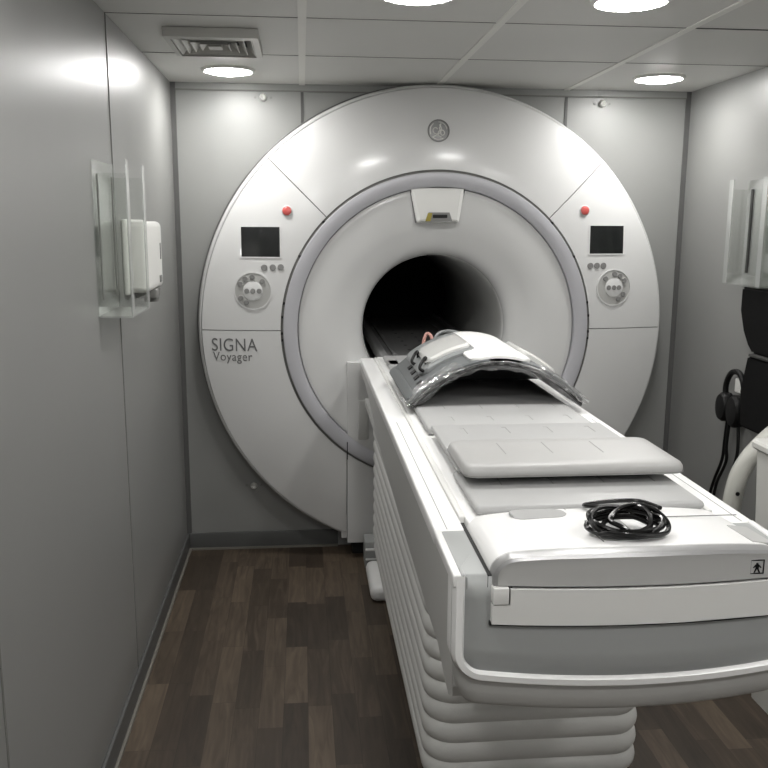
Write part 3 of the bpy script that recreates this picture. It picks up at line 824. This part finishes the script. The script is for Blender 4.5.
# ------------------------------------------------------------------ coiled cable on the end cap
rnd = random.Random(3); pts = []
cx_, cy_ = .625, 1.556
nl = 7
for i in range(nl*26):
    a = 2*PI*i/26; k = i/26
    rr = .058+.016*math.sin(k*2.3)+.008*math.sin(k*5.1); tilt = .55+.35*math.sin(k*1.7)
    x = cx_+rr*1.08*math.cos(a)+.008*math.sin(k*3.3); y = cy_+rr*.62*math.sin(a)+.008*math.cos(k*2.1)
    z = 1.1105+.003*(k % 3)+max(0, .034*tilt*(.6+math.sin(a)*.6+.25*math.cos(a*2+k)))
    pts.append((x, y, z))
pts += [(.68, 1.58, 1.120), (.655, 1.63, 1.126), (.628, 1.69, 1.112), (.603, 1.735, 1.101), (.612, 1.765, 1.094), (.65, 1.785, 1.092), (.70, 1.797, 1.090), (.74, 1.785, 1.092), (.757, 1.74, 1.096), (.757, 1.71, 1.101)]
bm = new(); tube(bm, spline(pts, 3), .0050, 8)
tie = spline([(cx_-.012, cy_-.05, 1.106), (cx_-.006, cy_-.055, 1.135), (cx_+.006, cy_-.05, 1.14), (cx_+.01, cy_-.03, 1.11)], 5)
CB = obj('cable', bm, 'cable', None); tag(CB, 'coiled glossy black cable lying on the white end cap of the table', 'cable')

# ------------------------------------------------------------------ acrylic holders
def holder(side, y0, y1, z0, z1, xw, depth, label):
    d = 1 if side == 'left' else -1
    t = thing('acrylic_holder', label, 'holder', (xw, (y0+y1)/2, z0), 'clear acrylic glove box holders')
    def bx(name, m, a, b, yy0, yy1, zz0, zz1, **k): 
        xa, xb = sorted((xw+d*a, xw+d*b)); return B(name, m, t, xa, xb, yy0, yy1, zz0, zz1, **k)
    bx('back_plate', 'acrylic', .001, .005, y0, y1, z0, z1)
    bx('bottom_plate', 'acrylicedge' if side == 'left' else 'acrylic', .001, depth, y0, y1, z0, z0+.005)
    f = .036
    for a, b in ((y0, y0+f), (y1-f, y1)):
        bx('front_plate', 'acrylicedge', depth-.004, depth, a, b, z0+.005, z1)
    bx('side_plate', 'acrylic', .005, depth-.004, y1-.004, y1, z0+.005, z1-.04)
    bx('side_plate', 'acrylic', .005, depth-.004, y0, y0+.004, z0+.005, z1-.04)
    bx('front_lip', 'acrylic', depth-.004, depth, y0+f, y1-f, z0+.005, z0+.05)
    for yy in (y0+.055, y1-.045):
        bx('slot', 'joint' if side == 'left' else 'gap', .0045, .0075, yy-(.005 if side == 'left' else .009), yy+(.005 if side == 'left' else .009), z0+.05, z1-.04)
holder('left', 2.69, 2.995, 1.41, 1.88, XL, .103, 'empty clear acrylic holder on the left wall beside the white dispenser')
holder('right', 3.42, 3.74, 1.438, 1.89, XR, .09, 'empty clear acrylic holder on the right wall above the black cushion')

# dispenser
t = thing('hand_gel_dispenser', 'white wall dispenser with grey nozzle on the left wall behind the acrylic holder', 'dispenser', (XL, 3.25, 1.44))
bm = new(); box(bm, XL, XL+.085, 3.10, 3.42, 1.452, 1.70, .022, 5); D_ = obj('body', bm, 'disp', t)
B('back_plate', 'disp', t, XL, XL+.018, 3.09, 3.43, 1.445, 1.706, bevel=.006)
B('window', 'dispgrey', D_, XL+.0845, XL+.087, 3.36, 3.375, 1.56, 1.62, bevel=.001)
B('lock', 'dispgrey', D_, XL+.0845, XL+.088, 3.33, 3.37, 1.475, 1.50, bevel=.001)
bm = new(); tube(bm, [(XL+.055, 3.31, 1.455), (XL+.055, 3.31, 1.43), (XL+.055, 3.31, 1.405)], [.035, .032, .026], 20); obj('nozzle', bm, 'dispgrey', t)
B('drip_guard', 'dispgrey', t, XL+.01, XL+.085, 3.25, 3.37, 1.42, 1.455, bevel=.006)

# ------------------------------------------------------------------ right wall: cushion, headphones, pipe, bin
t = thing('strapped_cushion', 'black fabric folding cushion hanging on the right wall at the picture edge', 'cushion', (1.93, 3.3, .85))
def slab(bm, outline, x0, x1):
    prism(bm, outline, lambda a, b, d: (d, a, b), x0, x1)
bm = new(); slab(bm, [(3.60, 1.43), (3.60, 1.33), (3.56, 1.24), (3.50, 1.20), (3.48, 1.158), (3.24, 1.158), (3.24, 1.435), (3.59, 1.435)], 1.895, XR-.004)
bmesh.ops.bevel(bm, geom=list(bm.edges), offset=.010, segments=3, affect='EDGES'); obj('upper_pad', bm, 'blackfab', t)
bm = new(); slab(bm, [(3.49, 1.15), (3.53, .99), (3.51, .835), (3.24, .835), (3.24, 1.15)], 1.885, XR-.004)
bmesh.ops.bevel(bm, geom=list(bm.edges), offset=.010, segments=3, affect='EDGES'); obj('lower_pad', bm, 'blackfab', t)
bm = new(); box(bm, 1.880, 1.965, 3.25, 3.47, 1.148, 1.160, .003); obj('strap', bm, 'gap', t)
t = thing('headphones', 'black headphones with dangling cord hanging on the right wall', 'headphones', (1.93, 3.66, .85))
bm = new(); tube(bm, spline([(1.93, 3.73, .90), (1.93, 3.735, .98), (1.93, 3.69, 1.04), (1.93, 3.62, 1.045), (1.93, 3.575, .99), (1.93, 3.57, .91)], 8), .013, 10); obj('headband', bm, 'black', t)
for (yc, r_) in ((3.725, .05), (3.62, .055)):
    bm = new(); prof = [(.6, -.03), (.95, -.025), (1, -.01), (1, .012), (.85, .025), (.4, .03)]
    loft(bm, [[(1.925-h_, yc+r_*q_*math.cos(2*PI*i/24), .875+r_*1.35*q_*math.sin(2*PI*i/24)) for i in range(24)] for q_, h_ in prof], True, True)
    obj('ear_cup', bm, 'black', t)
for pp in ([(1.93, 3.70, .82), (1.93, 3.71, .72), (1.935, 3.73, .62), (1.94, 3.80, .50), (1.945, 3.84, .40), (1.95, 3.84, .2)], [(1.92, 3.66, .82), (1.93, 3.69, .70), (1.94, 3.70, .62), (1.94, 3.77, .5), (1.95, 3.82, .38)], [(1.93, 3.60, .82), (1.93, 3.585, .70), (1.93, 3.62, .55), (1.94, 3.6, .40)]):
    bm = new(); tube(bm, spline(pp, 8), .0075, 8); obj('cord', bm, 'black', t)
B('wall_hook', 'disp', t, 1.935, XR-.001, 3.62, 3.67, .955, 1.02, bevel=.006)

t = thing('bent_pipe', 'thick white painted bent pipe rising beside the white bin at the right', 'pipe', (1.67, 3.15, 0))
bm = new(); tube(bm, spline([(1.685, 3.15, .02), (1.685, 3.15, .35), (1.688, 3.15, .56), (1.696, 3.15, .66), (1.715, 3.15, .735), (1.752, 3.15, .80), (1.80, 3.15, .855), (1.86, 3.15, .905), (1.925, 3.15, .925)], 8), .036, 20); obj('tube', bm, 'rail', t, 60)
bm = new(); tube(bm, [(1.685, 3.15, 0), (1.685, 3.15, .015), (1.685, 3.15, .022)], [.07, .07, .045], 24); obj('foot_flange', bm, 'rail', t)
bm = new(); tube(bm, [(1.925, 3.15, .925), (1.955, 3.15, .925)], [.052, .052], 20); obj('wall_flange', bm, 'rail', t)
bm = new(); tube(bm, [(1.690, 3.11, .66), (1.686, 3.105, .66)], [.008, .008], 10); obj('plug', bm, 'black', t)

t = thing('linen_bin', 'white tapered bin with rounded lid at the lower right picture edge', 'bin', (1.78, 2.45, 0))
def rr_(x0, x1, y0, y1, z, r=.03): return [(x, y, z) for x, y in rrect(x0, x1, y0, y1, r, 6)]
bm = new(); loft(bm, [rr_(1.615, 1.95, 2.05, 2.78, .0), rr_(1.605, 1.952, 2.04, 2.80, .3), rr_(1.583, 1.955, 2.02, 2.83, .925)], True, True); obj('body', bm, 'cab', t)
bm = new(); loft(bm, [rr_(1.574, 1.96, 2.0, 2.836, .925), rr_(1.568, 1.962, 2.0, 2.842, .932), rr_(1.568, 1.962, 2.0, 2.842, .948), rr_(1.574, 1.960, 2.0, 2.836, .956), rr_(1.59, 1.95, 2.02, 2.82, .960)], True, True); obj('lid', bm, 'cab', t)
